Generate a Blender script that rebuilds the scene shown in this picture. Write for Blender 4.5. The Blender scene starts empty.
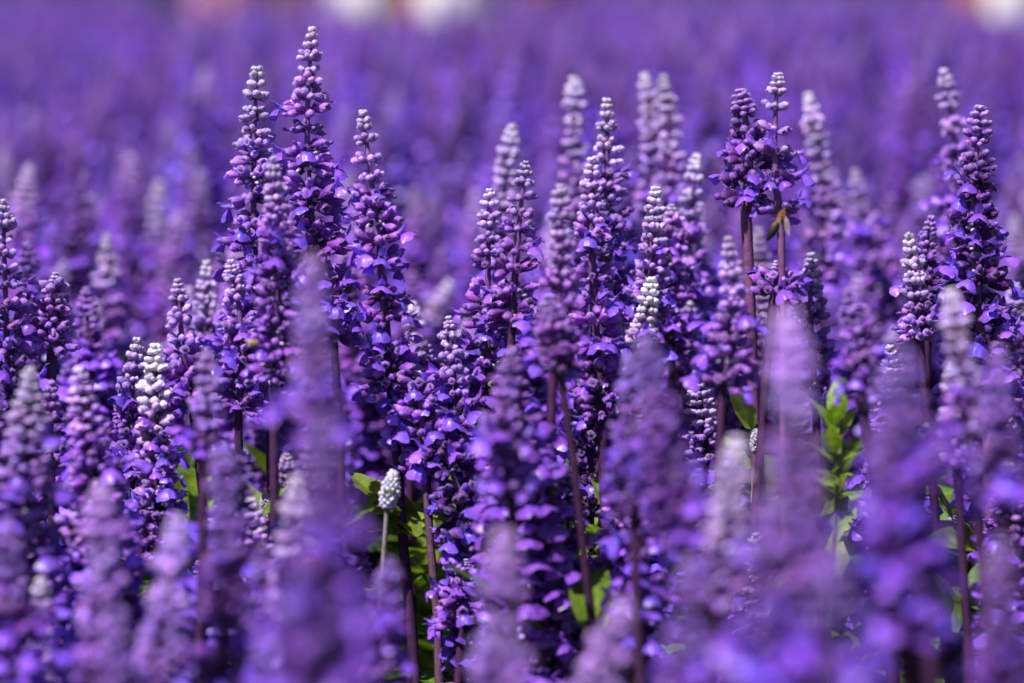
import bpy, math, random
import numpy as np
from mathutils import Vector, Matrix, Euler

R_ = math.radians
scene = bpy.context.scene
COL = scene.collection

# ------------------------------------------------------------------ camera
W, H = 1024, 683
LENS = 100.0
FPX = W * LENS / 36.0
CAM_H = 0.56
PITCH = R_(7.2)
cam_d = bpy.data.cameras.new('camera')
cam = bpy.data.objects.new('camera', cam_d)
COL.objects.link(cam)
cam.location = (0, 0, CAM_H)
cam.rotation_euler = (R_(90) - PITCH, 0, 0)
cam_d.lens = LENS
cam_d.sensor_width = 36.0
cam_d.clip_start = 0.02
cam_d.clip_end = 2000
cam_d.dof.use_dof = True
FOCUS = 1.22
cam_d.dof.focus_distance = FOCUS
cam_d.dof.aperture_fstop = 4.8
scene.camera = cam
CAM_M = Matrix.Translation((0, 0, CAM_H)) @ Euler((R_(90) - PITCH, 0, 0)).to_matrix().to_4x4()

# ------------------------------------------------------------------ light
SUN_EL, SUN_AZ = R_(54), R_(-138)     # azimuth of the sun seen from the field, 0 = straight ahead (+Y), negative = left
sdir = Vector((math.sin(SUN_AZ) * math.cos(SUN_EL), math.cos(SUN_AZ) * math.cos(SUN_EL), math.sin(SUN_EL)))
world = bpy.data.worlds.new('World')
scene.world = world
world.use_nodes = True
wn = world.node_tree.nodes
sky = wn.new('ShaderNodeTexSky')
sky.sky_type = 'NISHITA'
sky.sun_disc = False
sky.sun_elevation = SUN_EL
sky.sun_rotation = SUN_AZ
wn['Background'].inputs['Strength'].default_value = 0.05
world.node_tree.links.new(sky.outputs[0], wn['Background'].inputs['Color'])
sun_d = bpy.data.lights.new('sun', 'SUN')
sun_d.energy = 5.0
sun_d.angle = R_(0.5)
sun_d.color = (1.0, 0.965, 0.92)
sun = bpy.data.objects.new('sun', sun_d)
COL.objects.link(sun)
sun.rotation_euler = sdir.to_track_quat('Z', 'Y').to_euler()
sun.location = (-2, -2, 5)
vs = scene.view_settings
vs.view_transform = 'Standard'
vs.look = 'None'
vs.exposure = 0.45
vs.gamma = 1.0
scene.render.engine = 'CYCLES'
scene.cycles.use_denoising = True
scene.cycles.max_bounces = 6
scene.cycles.diffuse_bounces = 2
scene.cycles.transparent_max_bounces = 8
scene.cycles.sample_clamp_indirect = 4.0


def unproject(x, y, d):
    v = Vector(((x - W / 2) / FPX * d, -(y - H / 2) / FPX * d, -d))
    return CAM_M @ v


CAM_INV = CAM_M.inverted()


def project(p):
    v = CAM_INV @ Vector(p)
    d = -v.z
    return (v.x / d * FPX + W / 2, -v.y / d * FPX + H / 2, d)


def blur_px(d):
    return 0.0208 * FPX * abs(1 / d - 1 / FOCUS)


# ------------------------------------------------------------------ materials
def nodes_of(name):
    m = bpy.data.materials.new(name)
    m.use_nodes = True
    nt = m.node_tree
    for n in list(nt.nodes):
        nt.nodes.remove(n)
    return m, nt, nt.nodes, nt.links


def mix_rgb(nt, mode, fac, a, b):
    n = nt.nodes.new('ShaderNodeMix')
    n.data_type = 'RGBA'
    n.blend_type = mode
    for sock, v in ((0, fac), (6, a), (7, b)):
        if hasattr(v, 'is_linked') or isinstance(v, bpy.types.NodeSocket):
            nt.links.new(v, n.inputs[sock])
        else:
            n.inputs[sock].default_value = v
    return n.outputs[2]


def plant_mat(name, rough=0.5, transl=0.3, sheen=0.0, spec=0.4, noise_scale=900, noise_amt=0.35,
              hue_var=0.02, val_var=0.3, bump=0.25, bump_scale=1500, tr_tint=(1, 1, 1, 1)):
    m, nt, N, L = nodes_of(name)
    out = N.new('ShaderNodeOutputMaterial')
    at = N.new('ShaderNodeAttribute'); at.attribute_name = 'Col'
    oi = N.new('ShaderNodeObjectInfo')
    tc = N.new('ShaderNodeTexCoord')
    nz = N.new('ShaderNodeTexNoise')
    nz.inputs['Scale'].default_value = noise_scale
    nz.inputs['Detail'].default_value = 3
    L.new(tc.outputs['Object'], nz.inputs['Vector'])
    mr = N.new('ShaderNodeMapRange')
    mr.inputs[1].default_value = 0.25; mr.inputs[2].default_value = 0.75
    mr.inputs[3].default_value = 1 - noise_amt; mr.inputs[4].default_value = 1 + noise_amt
    L.new(nz.outputs['Fac'], mr.inputs[0])
    hsv = N.new('ShaderNodeHueSaturation')
    r1 = N.new('ShaderNodeMapRange')
    r1.inputs[3].default_value = 0.5 - hue_var; r1.inputs[4].default_value = 0.5 + hue_var
    L.new(oi.outputs['Random'], r1.inputs[0])
    L.new(r1.outputs[0], hsv.inputs['Hue'])
    fr = N.new('ShaderNodeMath'); fr.operation = 'MULTIPLY'; fr.inputs[1].default_value = 7.31
    L.new(oi.outputs['Random'], fr.inputs[0])
    fr2 = N.new('ShaderNodeMath'); fr2.operation = 'FRACT'
    L.new(fr.outputs[0], fr2.inputs[0])
    r2 = N.new('ShaderNodeMapRange')
    r2.inputs[3].default_value = 1 - val_var; r2.inputs[4].default_value = 1 + val_var
    L.new(fr2.outputs[0], r2.inputs[0])
    vm = N.new('ShaderNodeMath'); vm.operation = 'MULTIPLY'
    L.new(mr.outputs[0], vm.inputs[0]); L.new(r2.outputs[0], vm.inputs[1])
    L.new(vm.outputs[0], hsv.inputs['Value'])
    L.new(at.outputs['Color'], hsv.inputs['Color'])
    col = hsv.outputs['Color']
    p = N.new('ShaderNodeBsdfPrincipled')
    L.new(col, p.inputs['Base Color'])
    p.inputs['Roughness'].default_value = rough
    p.inputs['Specular IOR Level'].default_value = spec
    if sheen:
        p.inputs['Sheen Weight'].default_value = sheen
        p.inputs['Sheen Roughness'].default_value = 0.4
        p.inputs['Sheen Tint'].default_value = (0.85, 0.75, 1, 1)
    if bump:
        nb = N.new('ShaderNodeTexNoise'); nb.inputs['Scale'].default_value = bump_scale; nb.inputs['Detail'].default_value = 2
        L.new(tc.outputs['Object'], nb.inputs['Vector'])
        b = N.new('ShaderNodeBump'); b.inputs['Strength'].default_value = bump; b.inputs['Distance'].default_value = 0.0008
        L.new(nb.outputs['Fac'], b.inputs['Height'])
        L.new(b.outputs[0], p.inputs['Normal'])
    if transl:
        t = N.new('ShaderNodeBsdfTranslucent')
        L.new(mix_rgb(nt, 'MULTIPLY', 1.0, col, tr_tint), t.inputs['Color'])
        mx = N.new('ShaderNodeMixShader'); mx.inputs[0].default_value = transl
        L.new(p.outputs[0], mx.inputs[1]); L.new(t.outputs[0], mx.inputs[2])
        L.new(mx.outputs[0], out.inputs['Surface'])
    else:
        L.new(p.outputs[0], out.inputs['Surface'])
    return m


M_CALYX = plant_mat('sage_calyx', rough=0.7, transl=0.14, sheen=0.08, spec=0.12, noise_scale=1300, noise_amt=0.42, hue_var=0.014, val_var=0.24, bump=0.9, bump_scale=1800)
M_PETAL = plant_mat('sage_petal', rough=0.36, transl=0.28, spec=0.5, noise_scale=350, noise_amt=0.4, hue_var=0.015, val_var=0.3, bump=0.15, bump_scale=900)
M_STEM = plant_mat('sage_stem', rough=0.6, transl=0.0, spec=0.2, sheen=0.0, noise_scale=300, noise_amt=0.35, hue_var=0.015, val_var=0.25, bump=0.3, bump_scale=900)
M_LEAF = plant_mat('sage_leaf', rough=0.45, transl=0.4, spec=0.4, noise_scale=170, noise_amt=0.42, hue_var=0.015, val_var=0.25, bump=0.3, bump_scale=350, tr_tint=(1.2, 1.25, 0.5, 1))
MATS = [M_CALYX, M_PETAL, M_STEM, M_LEAF]
CAL, PET, STM, LEF = 0, 1, 2, 3


# ------------------------------------------------------------------ mesh store
class MB:
    """Collects pieces (verts, faces, colours, material slot) and links them as ONE mesh object."""
    def __init__(s):
        s.v, s.f, s.c, s.m, s.n = [], [], [], [], 0

    def add(s, v, f, c, m, mat=None):
        v = np.asarray(v, float)
        if mat is not None:
            A = np.array(mat)
            v = v @ A[:3, :3].T + A[:3, 3]
        c = np.asarray(c, float)
        if c.ndim == 1:
            c = np.tile(c, (len(v), 1))
        s.v.append(v); s.c.append(c)
        for q in f:
            s.f.append(tuple(i + s.n for i in q))
        s.m += [m] * len(f)
        s.n += len(v)

    def mesh(s, name, mats=None):
        me = bpy.data.meshes.new(name)
        v = np.concatenate(s.v)
        me.from_pydata(v.tolist(), [], s.f)
        c = np.concatenate(s.c)
        a = me.color_attributes.new('Col', 'FLOAT_COLOR', 'POINT')
        a.data.foreach_set('color', np.hstack([c[:, :3], np.ones((len(c), 1))]).astype(np.float32).ravel())
        mats = mats or MATS
        used = sorted(set(s.m))
        for u in used:
            me.materials.append(mats[u])
        lut = {u: i for i, u in enumerate(used)}
        me.polygons.foreach_set('material_index', [lut[i] for i in s.m])
        me.polygons.foreach_set('use_smooth', [True] * len(s.f))
        me.update()
        return me


def link(name, me, parent=None, mat=None):
    o = bpy.data.objects.new(name, me)
    COL.objects.link(o)
    if parent is not None:
        o.parent = parent
    if mat is not None:
        o.matrix_local = mat
    return o


def tag(o, label=None, cat=None, group=None, kind=None):
    for k, v in (('label', label), ('category', cat), ('group', group), ('kind', kind)):
        if v:
            o[k] = v
    return o


def grid_faces(nu, nv, wrap=False):
    f = []
    for j in range(nv - 1):
        for i in range(nu if wrap else nu - 1):
            k = (i + 1) % nu
            f.append((j * nu + i, j * nu + k, (j + 1) * nu + k, (j + 1) * nu + i))
    return f


def tube(pts, radii, seg=6, cap=True, square=0.0):
    pts = [Vector(p) for p in pts]
    n = len(pts)
    V = []
    ref = Vector((0.3, 1, 0.1)).normalized()
    for i, p in enumerate(pts):
        t = (pts[min(i + 1, n - 1)] - pts[max(i - 1, 0)]).normalized()
        a = t.cross(ref).normalized()
        b = t.cross(a)
        for k in range(seg):
            an = 2 * math.pi * k / seg
            r = radii[i] * (1 + square * math.cos(4 * an))
            V.append(p + (a * math.cos(an) + b * math.sin(an)) * r)
    F = grid_faces(seg, n, True)
    if cap:
        F.append(tuple(range(seg))[::-1])
        F.append(tuple(range((n - 1) * seg, n * seg)))
    return [tuple(v) for v in V], F


def lerp(a, b, t):
    return tuple(x + (y - x) * t for x, y in zip(a, b))


# ------------------------------------------------------------------ botany: pieces (metres)
MM = 0.001
# colours of calyx by age 0..4 for each strain of spike
PAL = {
    'N': [(.60, .40, .97), (.50, .25, .90), (.41, .145, .79), (.36, .105, .70), (.29, .068, .60)],
    'P': [(.70, .53, .98), (.60, .40, .95), (.49, .24, .88), (.39, .14, .77), (.30, .08, .64)],
    'D': [(.30, .10, .58), (.19, .05, .42), (.15, .025, .34), (.13, .017, .27), (.10, .013, .22)],
    'W': [(.86, .82, .93), (.76, .64, .94), (.64, .43, .90), (.48, .21, .76), (.32, .09, .60)],
    'M': [(.49, .27, .92), (.40, .165, .82), (.32, .09, .70), (.28, .062, .59), (.225, .042, .50)],
    'F': [(.26, .10, .63), (.22, .062, .55), (.185, .038, .47), (.16, .027, .42), (.14, .022, .37)],
}
TIPC = {'N': (.78, .62, 1.0), 'P': (.84, .73, 1.0), 'D': (.46, .24, .74), 'W': (.90, .92, .90), 'F': (.40, .19, .76), 'M': (.64, .38, .97)}
STAGE = [  # calyx length, radius, count, elevation, pedicel   (mm / degrees)
    (4.4, 1.6, 8, 26, 0.5),
    (5.4, 1.85, 9, 17, 0.9),
    (6.3, 1.95, 11, 11, 1.6),
    (7.2, 2.05, 13, 6, 2.3),
    (8.0, 2.15, 16, 3, 3.0),
]
SPACING = (4.3, 5.4, 6.2, 7.0, 7.6)
AGES = (7, 18, 34, 56)


def calyx(L, r, openness, cb, ct, seg=8, rings=6):
    """A downy calyx or closed bud along +X."""
    V, C = [], []
    for j in range(rings):
        t = j / (rings - 1)
        x = L * t
        if openness < 0.5:
            rad = r * (.62 + .38 * min(1, t * 1.6)) * (max(0.0, 1 - abs(2 * min(.985, .04 + .95 * t) - 1) ** 3.2)) ** .5
        else:
            rad = r * (0.42 + 0.62 * math.sin(math.pi * min(1, t * 0.72)) ** 0.8) * (1.0 if t < 0.85 else 0.93)
        for k in range(seg):
            a = 2 * math.pi * k / seg
            rr = rad * (1 + 0.09 * math.cos(4 * a))
            lip = L * (openness >= 0.5) * (t == 1.0) * (.12 * math.sin(a) + .10 * math.cos(3 * a))
            V.append((x + lip, rr * math.cos(a), rr * math.sin(a) * 0.92))
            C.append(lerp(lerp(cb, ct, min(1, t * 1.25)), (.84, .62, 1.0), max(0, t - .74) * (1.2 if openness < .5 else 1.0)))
    F = grid_faces(seg, rings, True)
    n = len(V)
    V.append((-0.02 * L, 0, 0)); C.append(cb)
    F += [(n, (k + 1) % seg, k) for k in range(seg)]
    if openness < 0.5:
        V.append((L * 1.03, 0, 0)); C.append(ct)
    else:
        V.append((L * 0.72, 0, 0)); C.append(lerp(cb, (0, 0, 0), 0.5))
    b = (rings - 1) * seg
    F += [(n + 1, b + k, b + (k + 1) % seg) for k in range(seg)]
    return V, F, C


HAIR_RNG = random.Random(99)


def add_hairs(mb, mat, L, r, n=34, col=(.80, .68, .96)):
    """The pale down of a calyx: short slivers standing off its surface."""
    rg = HAIR_RNG
    V, F = [], []
    for i in range(n):
        a = rg.random() * 6.28
        x = L * rg.uniform(.08, 1.0)
        ca, sa = math.cos(a), math.sin(a)
        rr = r * .85 * (1 if x < .8 * L else .6)
        h = rg.uniform(.45, .95) * MM
        w = .07 * MM
        b = Vector((x, rr * ca, rr * sa * .92))
        t = Vector((rg.uniform(-.2, .7), ca + rg.uniform(-.3, .3), sa + rg.uniform(-.3, .3))).normalized() * h
        k = len(V)
        V += [tuple(b + Vector((w, 0, 0))), tuple(b - Vector((w, 0, 0))), tuple(b + t)]
        F.append((k, k + 1, k + 2))
    mb.add(V, F, col, CAL, mat)


def frame_from_x(direction, roll=0.0):
    x = Vector(direction).normalized()
    up = Vector((0, 0, 1))
    y = up.cross(x)
    if y.length < 1e-4:
        y = Vector((0, 1, 0))
    y.normalize()
    z = x.cross(y)
    m = Matrix((x, y, z)).transposed().to_4x4()
    return m @ Matrix.Rotation(roll, 4, 'X')


def add_stub(mb, rng, mat, r, hi):
    """What shows at a calyx mouth before or after the flower: a violet club-shaped bud or a crumpled withered lip."""
    col = lerp((.22, .05, .62), (.38, .17, .72), rng.random())
    if rng.random() < .6:
        n = 4
        up = rng.uniform(.1, .8)
        ln = rng.uniform(1.6, 4.6)
        pts = [(ln * MM * i / (n - 1), 0, up * (i / (n - 1)) ** 2 * 1.4 * MM) for i in range(n)]
        w = rng.uniform(.5, .75) * r
        v, f = tube(pts, [w * .6 * MM, w * .85 * MM, w * MM, w * .35 * MM], 6 if hi else 4)
        mb.add(v, f, col, PET, mat)
    else:
        V = []
        nu, nv = 5, 4
        wd = rng.uniform(1.2, 2.3)
        tw = rng.uniform(-.8, .8)
        ln = rng.uniform(1.8, 4.2)
        cr = rng.uniform(.3, .9)
        for j in range(nv):
            t = j / (nv - 1)
            for i in range(nu):
                u = -1 + 2 * i / (nu - 1)
                V.append((ln * t * (1 - .25 * abs(u)) * MM, (wd * u * (.4 + .6 * t) + rng.uniform(-.15, .15)) * MM, (-1.6 * t * t + tw * u * t + cr * math.cos(u * 7 + t * 3) * t + rng.uniform(-.12, .12)) * MM))
        mb.add(V, grid_faces(nu, nv), lerp(col, (.14, .03, .34), rng.random() * .7), PET, mat)


def add_whorl(mb, rng, st, strain, z0=0.0, sc=1.0, seg=8, rings=6, rad0=1.0, mature_open=0.55):
    """One ring of calyces round the stem; returns the mouths (position, direction) where flowers may sit."""
    L, r, n, el, ped = STAGE[st]
    n = max(5, n + rng.randint(-1, 1))
    mouths = []
    c0 = PAL[strain][st]
    ph = rng.random() * 6.28
    for i in range(n):
        # two facing half-whorls: calyces crowd on opposite sides
        a = ph + 2 * math.pi * (i + rng.uniform(-.3, .3)) / n
        a += 0.22 * math.sin(2 * (a - ph))
        e = R_(el + rng.uniform(-18, 18) * (1 + .18 * st))
        zz = z0 + rng.uniform(-1.3, 1.3) * MM * (0.4 + st * 0.3) * sc
        l = L * rng.uniform(.62, 1.18) * MM * sc
        rr = r * rng.uniform(.72, 1.08) * MM * sc
        d = Vector((math.cos(a) * math.cos(e), math.sin(a) * math.cos(e), math.sin(e)))
        p = Vector((math.cos(a), math.sin(a), 0)) * (rad0 * MM * sc) + Vector((0, 0, zz)) + d * (ped * MM * sc * rng.uniform(.7, 1.2))
        b = rng.uniform(.72, 1.25)
        pink = rng.uniform(-.12, .18)
        ct = (min(1, c0[0] * b * (1 + pink)), c0[1] * b, min(1, c0[2] * b))
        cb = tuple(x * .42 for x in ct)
        if st == 4 and rng.random() < .05:
            ct, cb = (.30, .19, .11), (.12, .07, .04)
        op = 1.0 if (st >= 2 and rng.random() < mature_open) else 0.0
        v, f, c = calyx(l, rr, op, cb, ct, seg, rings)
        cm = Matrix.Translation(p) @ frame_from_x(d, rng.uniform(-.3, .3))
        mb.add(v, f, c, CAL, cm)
        if seg >= 8:
            add_hairs(mb, cm, l, rr)
        if st >= 2 and rng.random() < (.3, .45, .5)[st - 2]:
            add_stub(mb, rng, cm @ Matrix.Translation((l * .86, 0, 0)), rr / MM, seg >= 8)
        # pedicel
        if st >= 2:
            tv, tf = tube([(math.cos(a) * .5 * MM, math.sin(a) * .5 * MM, zz - .4 * MM), tuple(p)], [.45 * MM, .5 * MM], 4, False)
            mb.add(tv, tf, (.13, .05, .2), STM)
        mouths.append((p + d * l * 0.85, d, a))
    if st >= 3:      # very small pale buds tucked in the axils
        for i in range(rng.randint(3, 6)):
            a = rng.random() * 6.28
            d = Vector((math.cos(a), math.sin(a), rng.uniform(-.5, .6)))
            p = Vector((math.cos(a), math.sin(a), 0)) * 3.0 * MM * sc + Vector((0, 0, z0 + rng.uniform(-2.5, 1) * MM))
            v, f, c = calyx(2.6 * MM * sc, 1.0 * MM * sc, 0, (.3, .2, .45), (.6, .52, .74), 6, 4)
            mb.add(v, f, c, CAL, Matrix.Translation(p) @ frame_from_x(d))
    return mouths


def add_tip(mb, rng, strain, length=12.0, seg=7, rings=5, wmax=1.0):
    """The tapering top of a spike: closed pale buds in ever smaller rings, z from 0 up to LENGTH mm."""
    z = 0.0
    k = 0
    mid = PAL[strain][1]
    tv, tf = tube([(0, 0, 0), (0, 0, length * .97 * MM)], [1.0 * MM, .35 * MM], 6)
    mb.add(tv, tf, lerp((.16, .07, .22), mid, .3), STM)
    while z < length - 1.0:
        t = z / length
        s = (1 - t) ** 0.8
        L = (2.0 + 2.5 * s) * wmax
        r = (0.95 + 0.8 * s) * wmax
        n = 5 + int(round(1.2 * s))
        ph = rng.random() * 6.28
        for i in range(n):
            a = ph + 2 * math.pi * (i + rng.uniform(-.22, .22)) / n
            e = R_(24 + 48 * t + rng.uniform(-14, 14))
            d = Vector((math.cos(a) * math.cos(e), math.sin(a) * math.cos(e), math.sin(e)))
            p = Vector((math.cos(a), math.sin(a), 0)) * (0.5 + .5 * s) * MM + Vector((0, 0, (z + rng.uniform(-.5, .5)) * MM))
            b = rng.uniform(.78, 1.16)
            ct = lerp(mid, TIPC[strain], min(1, t * 1.1 + .15))
            ct = tuple(min(1, x * b) for x in ct)
            cb = tuple(x * .72 for x in ct)
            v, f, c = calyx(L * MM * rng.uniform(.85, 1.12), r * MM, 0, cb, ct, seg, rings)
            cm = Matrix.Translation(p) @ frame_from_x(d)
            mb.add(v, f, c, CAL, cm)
            if seg >= 7:
                add_hairs(mb, cm, L * MM, r * MM, 22, lerp(ct, (.9, .85, 1.0), .6))
        z += (2.2 + 1.9 * s) * rng.uniform(.85, 1.15)
        k += 1
    # crown knot of minute buds
    for i in range(4):
        a = i * 1.57 + .4
        v, f, c = calyx(2.0 * MM, .95 * MM, 0, tuple(x * .6 for x in TIPC[strain]), TIPC[strain], 6, 4)
        mb.add(v, f, c, CAL, Matrix.Translation((math.cos(a) * .5 * MM, math.sin(a) * .5 * MM, (length - 1.2) * MM)) @ frame_from_x((math.cos(a) * .35, math.sin(a) * .35, 1)))


def add_corolla(mb, rng, mat=None, sc=1.0, hi=True, deep=0.0):
    """A two-lipped sage flower whose tube starts at the origin along +X: hooded upper lip, broad drooping lower lip."""
    A = Matrix.Identity(4) if mat is None else mat
    A = A @ Matrix.Diagonal((sc, sc, sc, 1))
    base = lerp((.225, .07, .78), (.15, .025, .45), deep)
    base = tuple(x * rng.uniform(.85, 1.15) for x in base)
    tubec = lerp((.34, .20, .66), base, .35)
    seg = 8 if hi else 5
    # tube
    pts = [(-2.0 * MM, 0, 0), (0.8 * MM, 0, .1 * MM), (2.8 * MM, 0, .5 * MM), (4.6 * MM, 0, 1.0 * MM)]
    v, f = tube(pts, [.9 * MM, 1.0 * MM, 1.25 * MM, 1.75 * MM], seg, False)
    mb.add(v, f, tubec, PET, A)
    # upper lip: a folded hood
    nu, nv = (7, 6) if hi else (5, 4)
    V, C = [], []
    bend = rng.uniform(.6, 1.1)
    for j in range(nv):
        t = j / (nv - 1)
        cx = (4.0 + 4.6 * t - 1.0 * t * t) * MM
        cz = (1.7 + 4.2 * t * bend - 1.0 * t * t) * MM
        hw = (1.75 + .35 * math.sin(math.pi * t) - 1.0 * t ** 3) * MM
        for i in range(nu):
            u = -1 + 2 * i / (nu - 1)
            V.append((cx + .5 * MM * (1 - u * u) * t, hw * math.sin(u * 1.25), cz - hw * 0.9 * (1 - math.cos(u * 1.25))))
            C.append(lerp(tubec, base, min(1, t * 1.6)))
    mb.add(V, grid_faces(nu, nv), C, PET, A)
    # lower lip: three lobes, the middle one broad and notched
    nu, nv = (11, 7) if hi else (7, 4)
    V, C = [], []
    droop = rng.uniform(.5, 1.5)
    wid = rng.uniform(.85, 1.15)
    for j in range(nv):
        t = j / (nv - 1)
        for i in range(nu):
            u = -1 + 2 * i / (nu - 1)
            au = abs(u)
            reach = 6.4 if au < .55 else 6.4 - 4.2 * (au - .55) / .45
            reach *= 1 - .10 * math.exp(-(u / .12) ** 2)
            reach *= 1 - .22 * math.exp(-((au - .58) / .1) ** 2)
            hw = (1.5 + 3.6 * math.sin(min(1, t * 1.15) * math.pi * .5)) * wid
            x = 4.2 + reach * t * (1 - .12 * t)
            y = hw * u
            z = -.5 - droop * (1.1 * t + 2.4 * t * t) - 1.5 * au ** 2 * t + .75 * math.sin(math.pi * t) * math.cos(u * 2.4) + .28 * math.sin(u * 8 + j * .7 + wid * 20) * t + .5 * t ** 3 * math.cos(u * 6)
            V.append((x * MM, y * MM, z * MM))
            w = max(0, 1 - t / .36) * max(0, 1 - au / .36)
            C.append(lerp(lerp(base, (.34, .15, .86), .5 * t), (.8, .76, .95), min(1, w * 1.3)))
    mb.add(V, grid_faces(nu, nv), C, PET, A)
    # style
    if hi:
        v, f = tube([(5 * MM, 0, 2.4 * MM), (8.4 * MM, 0, 4.6 * MM), (9.6 * MM, .2 * MM, 4.4 * MM)], [.16 * MM, .14 * MM, .1 * MM], 4)
        mb.add(v, f, (.35, .28, .7), PET, A)


def add_leaf(mb, rng, mat, L=.055, wid=.3, col=None, nu=5, nv=9, slot=3):
    V, C = [], []
    c0 = col or (.12, .21, .02)
    b = rng.uniform(.7, 1.3)
    c0 = tuple(x * b for x in c0)
    droop = rng.uniform(.1, .6)
    fold = rng.uniform(.15, .5)
    tw = rng.uniform(-.4, .4)
    for j in range(nv):
        t = j / (nv - 1)
        hw = L * wid * .5 * (math.sin(math.pi * min(1, t * .97 + .03) ** .72) ** .85 + (.05 if t < .1 else 0))
        for i in range(nu):
            u = -1 + 2 * i / (nu - 1)
            y = u * hw
            z = abs(u) * hw * fold - droop * L * t * t * .9 + .012 * L * math.sin(t * 22) * abs(u)
            cz, sz = math.cos(tw * t), math.sin(tw * t)
            V.append((L * t * (1 - .2 * droop * t), y * cz - z * sz, y * sz + z * cz))
            k = .75 + .25 * abs(u)
            C.append(tuple(x * (1.35 if u == 0 else k) for x in c0))
    mb.add(V, grid_faces(nu, nv), C, slot, mat)


# ------------------------------------------------------------------ shared meshes
rs = random.Random(11)
WHORL, TIP = {}, {}
for strain in PAL:
    for st in range(5):
        for k in range(3):
            mb = MB()
            mouths = add_whorl(mb, rs, st, strain)
            WHORL[strain, st, k] = (mb.mesh('whorl'), mouths)
    for k in range(3):
        mb = MB()
        add_tip(mb, rs, strain, 12.0)
        TIP[strain, k] = mb.mesh('bud_tip')
COROLLA = []
for k in range(7):
    mb = MB()
    add_corolla(mb, rs, None, rs.uniform(.9, 1.1), True, deep=(0, 0, .15, .3, 0, .6, .1)[k])
    COROLLA.append(mb.mesh('corolla'))
mb = MB()       # a young head still packed with white buds, 18 mm tall
for i in range(74):
    t = (i + .5) / 74
    a = i * 2.39996 + rs.uniform(-.2, .2)
    prof = math.sin(math.pi * (.12 + .84 * t)) ** .8
    e_ = R_(10 + 65 * t + rs.uniform(-10, 10))
    d_ = Vector((math.cos(a) * math.cos(e_), math.sin(a) * math.cos(e_), math.sin(e_)))
    p_ = Vector((math.cos(a) * prof * 2.6 * MM, math.sin(a) * prof * 2.6 * MM, 16.5 * t * MM))
    ct_ = lerp((.62, .52, .86), (.86, .86, .92), rs.random() * .6 + .4 * t)
    l_ = rs.uniform(2.4, 3.4) * (1 - .25 * t) * MM
    v, f, c = calyx(l_, rs.uniform(1.0, 1.3) * MM, 0, tuple(x * .5 for x in ct_), ct_, 7, 5)
    cm_ = Matrix.Translation(p_) @ frame_from_x(d_)
    mb.add(v, f, c, CAL, cm_)
    add_hairs(mb, cm_, l_, 1.1 * MM, 14, (.92, .9, .98))
v, f = tube([(0, 0, -.5 * MM), (0, 0, 16 * MM)], [1.6 * MM, .8 * MM], 7)
mb.add(v, f, (.3, .3, .25), STM)
for a in (.4, 3.4):     # two small bracts under the head
    add_leaf(mb, rs, Matrix.Rotation(a, 4, 'Z') @ Matrix.Rotation(-R_(68), 4, 'Y') @ Matrix.Translation((0, 0, .002)), .014, .4, (.22, .30, .12), 3, 6)
BUD_HEAD = mb.mesh('bud_head')
LEAF = []
for k in range(6):
    mb = MB()
    add_leaf(mb, rs, None, .055 * rs.uniform(.8, 1.25), rs.uniform(.24, .36))
    LEAF.append(mb.mesh('leaf'))
mb = MB()
for k in range(1):
    add_leaf(mb, rs, None, .03, .40, (.17, .25, .03))
BRACT = mb.mesh('leaf')


BOW = [0.015]


def axis_points(T, B, root, n=26):
    """Polyline from the tip T through B (foot of the flower spike) to the root."""
    T, B, root = Vector(T), Vector(B), Vector(root)
    out = []
    ns = 14
    d0 = B - T
    side = Vector((d0.z, 0, -d0.x)).normalized() * d0.length
    bow = BOW[0]
    for i in range(ns):
        t = i / (ns - 1)
        out.append(T.lerp(B, t) + side * bow * math.sin(math.pi * t))
    m0 = d0.normalized() * (root - B).length
    m1 = Vector((0, 0, -1)) * (root - B).length
    for i in range(1, n - ns + 1):
        t = i / (n - ns)
        h00 = 2 * t ** 3 - 3 * t * t + 1; h10 = t ** 3 - 2 * t * t + t
        h01 = -2 * t ** 3 + 3 * t * t; h11 = t ** 3 - t * t
        out.append(B * h00 + m0 * h10 + root * h01 + m1 * h11)
    return out


def at_arc(pts, s):
    """Point and upward tangent at arc length s from the tip."""
    acc = 0
    for a, b in zip(pts, pts[1:]):
        l = (b - a).length
        if acc + l >= s:
            return a.lerp(b, (s - acc) / l), (a - b).normalized()
        acc += l
    return pts[-1], Vector((0, 0, 1))


def up_matrix(p, t, ang, sc):
    q = t.to_track_quat('Z', 'Y')
    return Matrix.Translation(p) @ q.to_matrix().to_4x4() @ Matrix.Rotation(ang, 4, 'Z') @ Matrix.Diagonal((sc, sc, sc, 1))


GROUP_MAIN = 'violet sage spikes of the flower bed'


def root_below(T, B):
    d = B - T
    k = max(-.12, min(.12, d.x / max(.02, -d.z)))
    k2 = max(-.3, min(.3, d.y / max(.02, -d.z)))
    return Vector((B.x + k * B.z * .45, B.y + k2 * B.z * .45, 0))


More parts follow.
